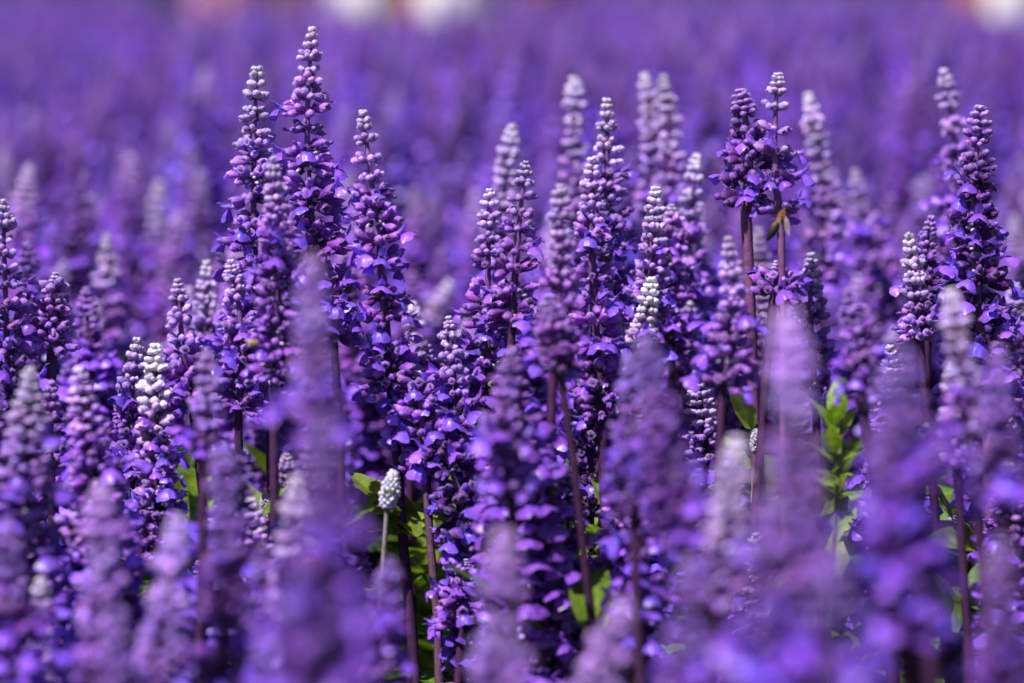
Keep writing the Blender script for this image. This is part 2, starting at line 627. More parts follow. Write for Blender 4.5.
def sage(label, tip, d, foot, strain='N', bloom=.5, gap=1.0, size=1.0, tip_mm=20.0, seed=0, dd=0.0,
         stem_mm=1.7, leaves=2, stop=None, start_stage=0, stem_col=None, detail=True, plump=None, group=GROUP_MAIN):
    """One flowering stalk. TIP and FOOT are where its flower spike begins and ends, D the distance from the lens."""
    rng = random.Random(seed * 7 + int(tip[0]) * 13 + int(tip[1]))
    if d < 1.1:
        d = FOCUS - (FOCUS - d) * .84
        if strain == 'N':
            strain = 'M' if bloom < .35 else 'F'
            bloom = bloom * 1.7
        elif strain == 'P':
            start_stage = 0
            bloom = bloom * 1.6
    elif d > 1.3:
        d = FOCUS + (d - FOCUS) * 1.2
    T = unproject(tip[0], tip[1], d)
    B = unproject(foot[0], foot[1], d + dd)
    root = root_below(T, B)
    BOW[0] = rng.uniform(-.05, .05)
    pts = axis_points(T, B, root)
    e = bpy.data.objects.new('sage_flower', None)
    e.empty_display_size = .02
    COL.objects.link(e)
    e.location = root
    tag(e, label, 'flower', group)
    off = Matrix.Translation(-root)
    SL = (B - T).length
    slow = 1.0 if tip_mm < 24 else min(2.0, tip_mm / 19)
    tipL = min(min(tip_mm * .62, 13) * MM * size, SL * .6)
    if plump:
        tipL = SL * .97
    tsc = tipL / (12 * MM)
    # stem
    for i in range(15, len(pts) - 1):
        pts[i] = pts[i] + Vector((rng.gauss(0, .7), rng.gauss(0, .7), 0)) * MM
    rad = []
    n = len(pts)
    acc = 0
    cols = []
    base_c = stem_col or (.055, .016, .062)  # default is darkened: shade among the stalks is put into the stem colour
    for i, p in enumerate(pts):
        if i:
            acc += (p - pts[i - 1]).length
        k = min(1, acc / max(SL, 1e-3))
        rad.append((.5 + (stem_mm - .5) * k ** .6) * MM * size ** .5 * (1.22 if i > 14 and i % 4 == 0 else 1))
        g = max(0, min(1, (acc - SL - .12) / .2))
        c = lerp(lerp((.20, .09, .30), base_c, k), (.09, .10, .035), g)
        cols += [c] * 8
    v, f = tube([p - root for p in pts[1:]], rad[1:], 8, True, .10)
    mb = MB(); mb.add(v, f, cols[8:], STM)
    link('stem', mb.mesh('stem'), e)
    # tip
    p, t = at_arc(pts, tipL)
    wsc = plump or tsc ** .4 * size ** .4 * rng.uniform(.92, 1.3)
    m = up_matrix(p, t, rng.random() * 6.28, 1.0) @ Matrix.Diagonal((wsc, wsc, tsc, 1))
    if plump:
        sc = SL / (18 * MM)
        p, t = at_arc(pts, SL)
        link('bud_head', BUD_HEAD, e, off @ up_matrix(p, t, rng.random() * 6.28, sc))
        SL = 0
    else:
        link('bud_tip', TIP[strain, rng.randrange(3)], e, off @ m)
    # whorls downwards
    s = tipL + 1.0 * MM
    while s < SL:
        rel = (s - tipL) / MM / size / slow
        st = start_stage + sum(rel >= a for a in AGES)
        st = min(4, st)
        p, t = at_arc(pts, s)
        me, mouths = WHORL[strain, st, rng.randrange(3)]
        sc = size * rng.uniform(.84, 1.12)
        w = link('whorl', me, e, off @ up_matrix(p, t, rng.random() * 6.28, sc))
        if st >= 2 and detail:
            for mp, md, a in mouths:
                if rng.random() < bloom * (.22, .44, .52)[st - 2]:
                    cm = Matrix.Translation(mp - md * 1.0 * MM) @ frame_from_x(md, rng.uniform(-.5, .5)) @ Matrix.Scale(rng.uniform(.62, 1.0), 4)
                    link('corolla', rng.choice(COROLLA), w, cm)
        s += SPACING[st] * MM * size * gap * rng.uniform(.8, 1.2) * (1.5 if rng.random() < .1 else 1)
    # leaves low on the stalk
    for i in range(leaves):
        z = rng.uniform(.12, .30 if d > 1.0 else .2)
        a = rng.random() * 6.28
        q = min(pts, key=lambda p_: abs(p_.z - z))
        lm = Matrix.Translation(q - root) @ Matrix.Rotation(a, 4, 'Z') @ Matrix.Rotation(-R_(rng.uniform(5, 50)), 4, 'Y')
        link('leaf', rng.choice(LEAF), e, lm)
    return e


# ------------------------------------------------------------------ ground
def simple_mat(name, col, rough=.8, noise=None, col2=None, scale=5.0, bump=0.0):
    m, nt, N, L = nodes_of(name)
    out = N.new('ShaderNodeOutputMaterial')
    p = N.new('ShaderNodeBsdfPrincipled')
    p.inputs['Roughness'].default_value = rough
    tc = N.new('ShaderNodeTexCoord')
    nz = N.new('ShaderNodeTexNoise'); nz.inputs['Scale'].default_value = scale; nz.inputs['Detail'].default_value = 6
    L.new(tc.outputs['Object'], nz.inputs['Vector'])
    c = mix_rgb(nt, 'MIX', nz.outputs['Fac'], (*col, 1), (*(col2 or tuple(x * .6 for x in col)), 1))
    L.new(c, p.inputs['Base Color'])
    if bump:
        b = N.new('ShaderNodeBump'); b.inputs['Strength'].default_value = bump; b.inputs['Distance'].default_value = .02
        L.new(nz.outputs['Fac'], b.inputs['Height']); L.new(b.outputs[0], p.inputs['Normal'])
    L.new(p.outputs[0], out.inputs['Surface'])
    return m


M_SOIL = simple_mat('soil', (.035, .024, .015), .95, col2=(.012, .009, .006), scale=40, bump=.8)
M_GRASS = simple_mat('lawn', (.05, .085, .02), .9, col2=(.03, .05, .015), scale=3, bump=.3)
me = bpy.data.meshes.new('ground')
me.from_pydata([(-600, -600, -.004), (600, -600, -.004), (600, 1200, -.004), (-600, 1200, -.004)], [], [(0, 1, 2, 3)])
me.materials.append(M_GRASS)
tag(link('ground', me), kind='structure')
me = bpy.data.meshes.new('flower_bed_soil')
g = 60
V = [(-16 + 32 * i / g, -1 + 31 * j / g, .012 * math.sin(i * 1.7 + j * .9) + .012 * math.sin(i * .6 - j * 2.1) + .025) for j in range(g + 1) for i in range(g + 1)]
me.from_pydata(V, [], grid_faces(g + 1, g + 1))
me.materials.append(M_SOIL)
tag(link('soil', me), kind='structure')

# ------------------------------------------------------------------ the flowers one can tell apart
S = sage
S('tallest sharp spike, pale lavender top standing highest above the whole bed', (312, 30), 1.22, (334, 345), 'N', .55, 1.12, 1.1, 17, 1)
S('sharp slender spike with widely spaced pale buds, left of the tallest spike', (257, 68), 1.225, (268, 400), 'P', .45, 1.15, 1.0, 20, 2)
S('slightly blurred lilac spike overlapping the front of the slender pale spike', (273, 160), 1.15, (274, 388), 'N', .4, .9, .92, 22, 3, stem_mm=2.0)
S('sharp leaning spike with open flowers, just right of the tallest spike', (363, 113), 1.205, (391, 392), 'N', .6, 1.08, 1.0, 19, 4, stem_mm=2.0)
S('sharp narrow spike with gaps between its whorls, left of centre', (526, 162), 1.2, (512, 330), 'N', .3, 1.25, .95, 15, 5)
S('sharp conical lilac spike close left of the narrow gappy one', (489, 190), 1.21, (488, 420), 'N', .45, 1.05, 1.0, 18, 6)
S('soft pale spike standing behind the narrow gappy one', (513, 128), 1.38, (508, 300), 'P', .3, 1.0, 1.05, 30, 7)
S('sharp tall pale-tipped spike at the centre of the bed', (607, 100), 1.27, (606, 300), 'P', .4, 1.05, 1.0, 20, 8)
S('sharp densely budded spike in front of the tall pale-tipped centre spike', (592, 160), 1.2, (602, 420), 'N', .45, 1.0, 1.02, 18, 9, stem_mm=2.2)
S('soft whitish spike left of the tall pale-tipped centre spike', (574, 80), 1.42, (584, 270), 'P', .35, 1.0, 1.05, 30, 10)
S('left one of the twin pale blurred spikes', (644, 74), 1.42, (648, 225), 'P', .25, .95, .98, 34, 11)
S('right one of the twin pale blurred spikes', (663, 76), 1.41, (663, 240), 'P', .25, .95, .98, 34, 12, stem_mm=2.0)
S('slightly blurred purple-brown spike between the gappy spike and the dense centre spike', (560, 186), 1.115, (553, 372), 'N', .3, .92, .95, 26, 13)
S('small sharp pale spike half hidden behind the dense centre spike', (656, 188), 1.245, (650, 330), 'P', .35, .95, .95, 17, 14)
S('little cream-white bud spike poking out right of the dense centre spike', (651, 279), 1.19, (636, 352), 'W', .3, .85, .78, 20, 15, start_stage=0)
S('soft pale lilac spike midway between twin pale spikes and the dark spike', (697, 155), 1.33, (690, 300), 'P', .4, 1.0, 1.1, 18, 16)
S('dark purple spike on a thick bare stem, left of the bee', (740, 90), 1.2, (746, 212), 'D', .9, .95, 1.12, 13, 17, stem_mm=2.1, start_stage=1, stem_col=(.17, .06, .17))
S('white-topped spike with gaps whose lower whorl carries the bee', (778, 74), 1.19, (781, 228), 'P', .8, 1.75, .92, 13, 18, stem_mm=1.6, stem_col=(.17, .065, .17))
S('short leafless spike with open flowers below the bee', (777, 262), 1.195, (773, 302), 'N', .5, .9, 1.0, 8, 19, start_stage=2)
S('pale blurred cone-shaped spike right of the bee spike', (808, 95), 1.42, (820, 290), 'P', .35, 1.0, 1.05, 32, 20)
S('sharp dark-budded spike below and right of the bee', (811, 255), 1.255, (816, 410), 'N', .3, .95, 1.0, 15, 21)
S('tall soft spike near the right edge, left of the wide dark one', (944, 72), 1.37, (952, 280), 'N', .4, .92, 1.05, 24, 22)
S('wide sharp dark violet spike with many open flowers near the right edge', (980, 107), 1.22, (988, 400), 'D', 1.0, 1.0, 1.12, 17, 23, stem_mm=2.3, start_stage=0, stem_col=(.26, .10, .24))
S('sharp whitish tapered spike left of the wide dark one', (909, 236), 1.205, (920, 345), 'P', .2, .95, 1.0, 20, 24)
S('small sharp greyish-violet spike between the whitish tapered and wide dark ones', (932, 217), 1.24, (928, 330), 'D', .25, .9, .95, 15, 25)
S('soft pinkish spike leaning left, midway between bee and right edge', (856, 172), 1.48, (893, 300), 'N', .5, 1.0, 1.1, 18, 26)
S('whitish blurred spike leaning left behind the leafy green shoot', (824, 192), 1.85, (850, 380), 'P', .4, 1.0, 1.2, 40, 27)
S('sharp spike cut off by the left edge of the photo', (3, 202), 1.2, (12, 470), 'N', .5, 1.1, 1.05, 16, 28)
S('sharp blunt round-topped spike on a bare dark stem near the left edge', (56, 274), 1.21, (52, 352), 'N', .12, .72, 1.1, 9, 29, start_stage=1, stem_mm=2.2, stem_col=(.06, .03, .07))
S('sharp bluish-white tapered spike at the left edge below the cut-off one', (20, 335), 1.215, (24, 480), 'P', .4, .95, 1.05, 18, 30)
S('young slate-violet spike under the blunt spike near the left edge', (53, 382), 1.18, (52, 470), 'D', .3, .85, .85, 20, 31)
S('blurred spike with pale cone tip above the blunt one at left', (107, 236), 1.46, (104, 345), 'P', .4, .95, 1.05, 20, 32)
S('lone blurred pale-topped spike in the dim area at upper left', (160, 183), 1.72, (157, 280), 'P', .5, 1.0, 1.15, 26, 33)
S('blurred violet spike with grey tip right of the blunt one', (96, 303), 1.43, (98, 400), 'N', .4, .95, 1.05, 14, 34)
S('dark shaded spike behind the young slate-violet one', (86, 382), 1.32, (84, 460), 'D', .3, .9, 1.0, 14, 35)
S('sharp pinkish spike with beaded buds right of the white-green one', (178, 281), 1.2, (194, 420), 'N', .5, .98, 1.02, 13, 36)
S('soft pale spike peeping up right of the pinkish beaded one', (207, 263), 1.31, (208, 370), 'P', .4, .95, .9, 20, 37)
S('sharp open-flowered spike with pale knot on top, left of the lilac front spike', (231, 262), 1.2, (238, 420), 'N', .9, 1.0, 1.0, 12, 38)
S('white-green young spike with bead-like buds at left', (155, 345), 1.195, (158, 520), 'W', .7, .92, 1.02, 16, 39)
S('lilac spike touching the left side of the white-green one', (138, 341), 1.225, (134, 480), 'N', .4, .9, .98, 20, 40)
S('blurred purple spike in front of and right of the white-green one', (206, 350), 1.03, (204, 460), 'N', .3, .9, .9, 24, 41)
S('soft grey-white tipped spike below the young slate-violet one', (82, 442), 1.09, (80, 560), 'P', .3, .95, .95, 20, 42)
S('big blurred pale column at lower left', (100, 486), .86, (92, 690), 'N', .3, .9, 1.15, 34, 43)
S('big blurred lilac spike leaning right at lower left, right of the pale column', (176, 518), .85, (145, 720), 'N', .2, .9, 1.15, 34, 44)
S('soft whitish slim spike low at the left edge', (42, 578), 1.0, (34, 700), 'P', .3, .95, .9, 18, 45)
S('blurred broad violet spike between the white-green spike and bottom edge', (222, 450), .88, (214, 690), 'N', .4, .95, .95, 26, 46)
S('blurred violet column hanging before the foot of the tallest spike', (312, 256), .80, (318, 440), 'N', .3, .9, .98, 30, 47, stem_mm=2.1)
S('blurred whitish spike below the blurred violet column, left of centre', (296, 478), .92, (292, 640), 'P', .4, .95, .95, 20, 48)
S('huge blurred magenta-violet spike low and left of centre', (326, 420), .62, (322, 700), 'N', .4, .95, 1.0, 14, 49)
S('tiny white bud cluster on a thin white stalk, left of centre', (390, 470), 1.165, (387, 508), 'W', 0, .62, 1.3, 14, 50, stem_mm=.8, stem_col=(.24, .20, .22), leaves=3, plump=1)
S('tiny white bud sprig beside a green leaf at lower left', (266, 492), 1.22, (266, 518), 'W', 0, .7, .6, 10, 51, stem_mm=.8, stem_col=(.2, .22, .1), plump=1)
S('pale blurred spike leaning right behind the gap left of centre', (450, 284), 1.58, (415, 345), 'P', .3, 1.0, 1.1, 20, 52)
S('soft grey-lilac spike behind the leaning open-flowered one', (412, 303), 1.33, (411, 400), 'P', .3, .95, 1.0, 18, 53)
S('small sharp bud spike with one bent flower, left of the conical lilac one', (448, 318), 1.2, (456, 440), 'N', .8, 1.05, .95, 12, 54)
S('dark violet spike on a black stem at centre, in front of the dense one', (547, 296), 1.07, (560, 372), 'D', .9, .95, 1.0, 14, 55, start_stage=1, stem_mm=1.5, stem_col=(.035, .012, .04))  # near-black stem colour has the surrounding shade painted in
S('soft pinkish-violet spike below the narrow gappy one', (510, 356), 1.0, (512, 510), 'N', .6, .9, .98, 16, 56, stem_mm=1.7, stem_col=(.04, .014, .045))  # stem darkened in colour to stand in for shade
S('large blurred pale cone standing at the bottom centre', (505, 534), .75, (500, 730), 'N', .12, .9, 1.35, 38, 57)
S('blurred lilac spike right of the black stem at centre', (628, 356), .98, (634, 520), 'N', .5, .92, .95, 18, 58)
S('blurred blue-violet spike leaning left, over the lilac one right of centre', (645, 338), .86, (690, 560), 'N', .5, .95, .95, 24, 59)
S('violet spike with bent open flowers above the green leaves, right of bottom centre', (642, 500), 1.05, (644, 640), 'N', .8, .92, 1.0, 6, 60, start_stage=1, stem_mm=2.0)
S('large blurred pale cone leaning right at the bottom, right of centre', (622, 602), .80, (578, 720), 'N', .15, .9, 1.25, 36, 61)
S('huge blurred pale column rising in front of the bee spike stem', (787, 316), .70, (792, 600), 'N', .2, .85, 1.25, 34, 62)
S('blurred whitish tip left of the huge pale column', (738, 440), .84, (712, 620), 'P', .3, .95, .95, 26, 63)
S('soft lilac spike with pale rings, left of the bare thick stem', (728, 240), 1.12, (722, 390), 'N', .4, .9, 1.0, 18, 64)
S('tiny greyish bud sprig below a single green leaf, left of the huge pale column', (757, 428), 1.2, (757, 452), 'W', 0, .7, .62, 10, 65, stem_mm=.8, stem_col=(.2, .2, .12), plump=1)
S('small pale blurred bud cluster beside a leaf, right of the leafy green shoot', (927, 424), 1.14, (925, 450), 'W', .2, .75, .7, 10, 66)
S('soft lilac-white spike under the wide dark one near the right edge', (952, 362), 1.09, (958, 470), 'P', .4, .92, .95, 18, 67)
S('blurred pale tip in front of the whitish tapered spike', (950, 292), .95, (968, 440), 'P', .2, .9, .9, 26, 68)
S('huge blurred violet spike at right with bright shining petals', (886, 372), .72, (900, 640), 'N', 1.0, .95, 1.0, 14, 69)
S('blurred violet spike with shining lips between huge violet one and right edge', (908, 350), .82, (918, 480), 'N', 1.0, .95, 1.0, 14, 70, stem_mm=2.4)
S('blurred purple spike cut by the right edge above the green leaves', (1000, 350), .84, (1004, 500), 'N', .7, .95, 1.0, 16, 71)
S('huge blurred mauve spike at lower right, below the huge pale column', (765, 500), .66, (760, 740), 'N', .6, .95, 1.0, 20, 72)
S('huge blurred blue-violet spike at the bottom, right of the leafy shoot', (836, 545), .64, (838, 760), 'N', 1.0, .95, 1.0, 14, 73)
S('blurred violet spike on a curved mauve stem at lower right', (888, 455), .74, (902, 565), 'N', .7, .9, .95, 12, 74, stem_mm=2.6)
S('blurred shadowy violet spike at the right edge near the bottom', (1000, 540), .72, (1004, 720), 'D', .8, .95, 1.0, 14, 75)
S('blurred violet-blue spike at the bottom, in front of the tiny white cluster stalk', (392, 560), .93, (388, 740), 'N', .9, .95, .95, 10, 76)
S('blurred magenta spike filling the lower edge left of centre', (330, 575), .70, (335, 760), 'N', .7, .95, 1.0, 10, 77)
S('sharp sunlit whorled spike with brown withered bits, right of tiny white cluster', (418, 372), 1.2, (426, 480), 'N', .8, 1.0, 1.05, 6, 78, start_stage=2, stem_mm=1.7, stem_col=(.10, .045, .09))
S('sharp leaning stalk of fading flowers between tiny white cluster and black stem', (440, 440), 1.19, (470, 560), 'D', 1.0, 1.25, 1.05, 6, 79, start_stage=2, stem_mm=1.6, stem_col=(.16, .09, .13))
S('sharp low whorl of open flowers above green leaves, left of bottom-centre cone', (466, 560), 1.18, (462, 620), 'N', 1.0, .9, 1.0, 6, 80, start_stage=2)
S('sharp low spike of blue-violet flowers at the left edge', (40, 445), 1.2, (38, 540), 'N', 1.0, .9, 1.1, 8, 81, start_stage=2)
S('sharp shaded spike of bead-like buds below the white-green one', (150, 505), 1.19, (140, 556), 'D', .5, .9, 1.0, 8, 82, start_stage=1)
S('dim sharp violet spike in the shade below the dense centre spike', (585, 400), 1.23, (590, 520), 'D', .6, .95, 1.1, 10, 83, start_stage=2)
S('blurred purple spike behind the foot of the leaning open-flowered one', (430, 345), 1.27, (440, 450), 'D', .5, .9, 1.1, 12, 84, start_stage=1)
S('soft violet spike rising between the pale lilac one and the thick bare stem', (672, 205), 1.3, (672, 350), 'N', .6, .95, 1.05, 12, 85, start_stage=1)
S('blurred violet spike low between tiny bud sprig and bottom edge, lower left', (262, 545), .93, (258, 700), 'N', .8, .95, .95, 12, 86)
S('blurred violet spike at the bottom left corner', (8, 520), .9, (5, 700), 'N', .7, .95, 1.0, 14, 87)
S('blurred lilac spike at the bottom edge below the whitish leaning one', (120, 610), .78, (118, 760), 'N', .6, .95, .95, 16, 88)
S('soft violet spike between the huge pale column and the dark-budded one', (846, 290), 1.05, (862, 400), 'N', .7, .95, .95, 14, 89)
S('blurred lilac spike at the bottom edge below the tilted pale cone', (690, 560), .74, (700, 740), 'N', .7, .95, 1.0, 16, 91)

# young shoot without flowers
def shoot(label, top, d, seed, n=9, big=1.0):
    rng = random.Random(seed)
    T = unproject(top[0], top[1], d)
    root = Vector((T.x + .01, T.y + .01, 0))
    e = bpy.data.objects.new('leafy_shoot', None); COL.objects.link(e); e.location = root
    e.empty_display_size = .02
    tag(e, label, 'plant shoot')
    pts = [root.lerp(T, i / 9) + Vector((.004 * math.sin(i * .8), 0, 0)) for i in range(10)]
    v, f = tube([p - root for p in pts], [1.6 * MM - .09 * MM * i for i in range(10)], 8)
    mb = MB(); mb.add(v, f, (.16, .15, .10), STM)
    link('stem', mb.mesh('stem'), e)
    for i in range(n):
        t = i / (n - 1)
        p = T - Vector((0, 0, 1)) * (.003 + .034 * (1 - t) * 1.0)
        a = i * 2.2 + rng.uniform(-.4, .4)
        el = 25 + 45 * t + rng.uniform(-10, 10)
        m = Matrix.Translation(p - root) @ Matrix.Rotation(a, 4, 'Z') @ Matrix.Rotation(-R_(el), 4, 'Y') @ Matrix.Diagonal((1, 1, 1, 1)) @ Matrix.Scale(big * rng.uniform(.6, .95), 4)
        link('leaf', BRACT, e, m)
    return e


shoot('green leafy shoot without flowers, right of the huge pale column', (834, 408), 1.13, 3, n=10, big=.78)
shoot('single pair of green leaves above the tiny greyish bud sprig', (749, 422), 1.2, 5, n=3)
shoot('small green leaves beside the tiny white bud sprig at lower left', (259, 522), 1.2, 8, n=4)
shoot('bright upright green leaf between the black stem and the violet spike', (607, 505), 1.21, 12, n=5)

# ------------------------------------------------------------------ whole plants in one mesh for the softly blurred crowd
def plant_mesh(rng, strain, h=.47, spike=.13, bloom=.5, seg=6, rings=4, leaves=4):
    mb = MB()
    tipL = rng.uniform(9, 13)
    c = (.05, .016, .056)  # darkened stem tone, with the shade of the crowd in the colour
    v, f = tube([(0, 0, 0), (.004, 0, h * .35), (0, .003, h * .7), (0, 0, h - tipL * MM)], [2.2 * MM, 2.0 * MM, 1.7 * MM, 1.0 * MM], 5)
    mb.add(v, f, c, STM)
    heads = [(0, 0, h, spike, tipL)]
    if rng.random() < .75:      # a side branch with its own shorter spike
        a = rng.random() * 6.28
        bx, by, bh = .026 * math.cos(a), .026 * math.sin(a), h * rng.uniform(.76, .88)
        heads.append((bx, by, bh, spike * .6, 8.5))
        v, f = tube([(0, 0, bh - .15), (bx * .6, by * .6, bh - .12), (bx, by, bh - .08), (bx, by, bh - 8.5 * MM)], [1.3 * MM, 1.2 * MM, 1.1 * MM, .8 * MM], 5)
        mb.add(v, f, c, STM)
    for bx, by, bh, bs, tl in heads:
        t2 = MB()
        add_tip(t2, rng, strain, tl, 5, 4)
        z0 = [tl * MM]
        s = tl
        while s < bs / MM:
            rel = s - tl
            st = sum(rel >= q for q in AGES)
            z = tl * MM - s * MM
            mouths = add_whorl(t2, rng, st, strain, z, rng.uniform(.95, 1.1), seg, rings)
            if st >= 2:
                for mp, md, a in mouths:
                    if rng.random() < bloom * (.2, .42, .5)[st - 2]:
                        add_corolla(t2, rng, Matrix.Translation(mp - md * MM) @ frame_from_x(md), rng.uniform(.8, 1.2), False, rng.choice((0, 0, .3)))
            s += SPACING[st] * rng.uniform(.85, 1.2)
        off = np.array([bx, by, bh - tl * MM])
        base = mb.n
        mb.v.append(np.concatenate(t2.v) + off); mb.c.append(np.concatenate(t2.c))
        mb.f += [tuple(i + base for i in q) for q in t2.f]; mb.m += t2.m; mb.n += t2.n
    for i in range(leaves):
        add_leaf(mb, rng, Matrix.Translation((0, 0, rng.uniform(.10, .25))) @ Matrix.Rotation(rng.random() * 6.28, 4, 'Z') @ Matrix.Rotation(-R_(rng.uniform(0, 50)), 4, 'Y'), .055, .3, None, 3, 6)
    return mb.mesh('sage_flower')


rp = random.Random(77)
PLANTS = []
for strain, bl in (('N', .5), ('N', .9), ('P', .5), ('N', .4), ('D', .8), ('F', 1.2), ('F', .9), ('F', 1.5)):
    PLANTS.append((plant_mesh(rp, strain, .47, rp.uniform(.11, .16), bl), strain))

LANDMARKS = [
    ('the tallest sharp spike', 312, 120), ('the white-green young spike', 155, 390), ('the bee', 779, 226),
    ('the twin pale spikes', 655, 100), ('the tiny white bud cluster', 388, 490), ('the leafy green shoot', 835, 440),
    ('the pale cone at bottom centre', 505, 600), ('the wide dark spike', 985, 220), ('the blunt round-topped spike', 55, 300),
    ('the lone pale-topped spike', 160, 210), ('the huge pale column', 790, 400), ('the tall centre spike', 605, 160),
    ('the narrow gappy spike', 525, 200), ('the whitish tapered spike', 909, 260), ('the cut-off spike at left', 5, 240),
    ('the dark bare-stemmed spike', 742, 120), ('the black stem', 568, 450), ('the big pale column at lower left', 100, 540),
]
USED = set()


def where_label(x, y, d, strain, lean):
    b = blur_px(d)
    soft = 'sharp' if b < 3 else 'slightly soft' if b < 7 else 'soft' if b < 13 else 'blurred' if b < 20 else 'very blurred'
    look = {'N': 'violet', 'P': 'pale-topped', 'D': 'dark purple', 'W': 'whitish', 'F': 'deep violet', 'M': 'violet'}[strain]
    ln = ' left-leaning' if lean < -.05 else ' right-leaning' if lean > .05 else ' upright'
    rel_d = 'behind and' if d > 1.25 else 'in front and'
    order = sorted(LANDMARKS, key=lambda l: (l[1] - x) ** 2 + (l[2] - y) ** 2)
    for lm in order[:5]:
        dx, dy = x - lm[1], y - lm[2]
        r = math.hypot(dx, dy)
        dist = 'close' if r < 60 else 'a little' if r < 120 else 'well'
        hz = '' if abs(dx) < .4 * abs(dy) else ('left' if dx < 0 else 'right')
        vt = '' if abs(dy) < .4 * abs(dx) else ('above' if dy < 0 else 'below')
        dr = (vt + ' and ' + hz + ' of') if vt and hz else (vt or hz + ' of')
        s = f'{soft} {look}{ln} spike {dist} {dr} {lm[0]}'
        if len(s.split()) <= 16 and s not in USED:
            USED.add(s)
            return s
    return None


# the crowd between and behind the sharp spikes
SUNLIT = [unproject(388, 488, 1.165), unproject(155, 370, 1.195), unproject(780, 224, 1.168), unproject(834, 420, 1.13)]


def in_the_sun_of(c, x, y, h):
    """Would a plant of height H at (X, Y) stand between the sun and the point C?"""
    hx, hy = sdir.x, sdir.y
    hl = math.hypot(hx, hy)
    dx, dy = x - c.x, y - c.y
    along = (dx * hx + dy * hy) / hl
    off = abs(dx * hy - dy * hx) / hl
    return -.03 < along < (h - c.z) * hl / sdir.z + .03 and off < .042


rf = random.Random(2024)
taken = []
N_FILL = 206
made = 0
tries = 0
while made < N_FILL and tries < 20000:
    tries += 1
    d = rf.uniform(1.05 ** 2, 2.05 ** 2) ** .5
    x = rf.uniform(-.55, .55) * d * .40
    p = Vector((x, d, 0))
    if any((p - q).length < .022 for q in taken):
        continue
    h = rf.gauss(.425, .03) if d > 1.3 else rf.gauss(.385, .03)
    h = max(.33, min(.485 if d > 1.3 else .42, h))
    px, py, pd = project((x, d, h))
    if not (-25 < px < 1049) or py < (330 if d < 1.3 else 215 if d < 1.6 else 150):
        continue
    if d < 1.55 and any(a < px < b for a, b in ((350, 480), (535, 625), (95, 135), (808, 850), (905, 985), (40, 75), (635, 660))):
        continue
    if d < 1.24 and abs(px - 155) < 30:
        continue
    if any(in_the_sun_of(c, x, d, h) for c in SUNLIT):
        continue
    lean = rf.gauss(0, .11)
    me, strain = PLANTS[rf.randrange(8)]
    lab = where_label(px, py, pd, strain, lean)
    if lab is None:
        continue
    taken.append(p)
    o = link('sage_flower', me)
    o.location = (x - lean * h, d, 0)
    k = h / .47
    o.rotation_euler = (rf.gauss(0, .04), lean, rf.random() * 6.28)
    # keep the lean in the world frame
    o.rotation_mode = 'QUATERNION'
    o.rotation_quaternion = (Matrix.Rotation(lean, 3, 'Y') @ Matrix.Rotation(rf.gauss(0, .04), 3, 'X') @ Matrix.Rotation(rf.random() * 6.28, 3, 'Z')).to_quaternion()
    o.scale = (rf.uniform(.95, 1.1), rf.uniform(.95, 1.1), k)
    tag(o, lab, 'flower', GROUP_MAIN)
    made += 1
print('fill', made, tries)

# ------------------------------------------------------------------ undergrowth of leaves
ru = random.Random(5)
mb = MB()
for i in range(5200):
    d = ru.uniform(.45 ** 2, 3.2 ** 2) ** .5
    x = ru.uniform(-.5, .5) * (d * .42 + .25)
    z = .06 + (.27 if d > 1.13 else .12) * ru.random() ** .8
    m = Matrix.Translation((x, d, z)) @ Matrix.Rotation(ru.random() * 6.28, 4, 'Z') @ Matrix.Rotation(-R_(ru.gauss(18, 28)), 4, 'Y') @ Matrix.Rotation(ru.gauss(0, .5), 4, 'X')
    add_leaf(mb, ru, m, .05 * ru.uniform(.7, 1.3), ru.uniform(.25, .38), (.10, .20, .018), 5, 8)
for i in range(90):       # leaves showing in openings farther back
    px, py, d = ru.choice(((838, 150, 3.5), (905, 155, 3.6), (130, 335, 1.9), (90, 350, 1.8), (420, 255, 2.4)))
    q = unproject(px + ru.gauss(0, 9), py + abs(ru.gauss(0, 22)), d + ru.uniform(-.1, .1))
    m = Matrix.Translation(q) @ Matrix.Rotation(ru.random() * 6.28, 4, 'Z') @ Matrix.Rotation(-R_(ru.gauss(25, 25)), 4, 'Y')
    add_leaf(mb, ru, m, .05 * ru.uniform(.7, 1.25), ru.uniform(.28, .4), (.14, .25, .02), 5, 9)
for i in range(760):      # taller leaves where the stand of flowers is open
    d = ru.uniform(1.2, 1.75)
    px = ru.choice((440, 455, 575, 590, 600, 560, 940, 970, 115, 830, 945, 960, 60, 650, 260, 700, 890, 180, 500, 1000)) + ru.gauss(0, 26)
    q = unproject(px, ru.uniform(500, 700), d)
    m = Matrix.Translation((q.x, q.y, max(.06, min(.36, q.z)))) @ Matrix.Rotation(ru.random() * 6.28, 4, 'Z') @ Matrix.Rotation(-R_(ru.gauss(25, 25)), 4, 'Y') @ Matrix.Rotation(ru.gauss(0, .5), 4, 'X')
    add_leaf(mb, ru, m, .045 * ru.uniform(.7, 1.25), ru.uniform(.28, .4), (.16, .25, .02), 5, 9)
tag(link('undergrowth_leaves', mb.mesh('undergrowth_leaves')), 'green sage leaves crowding between the stems under the flowers', 'leaves', kind='stuff')

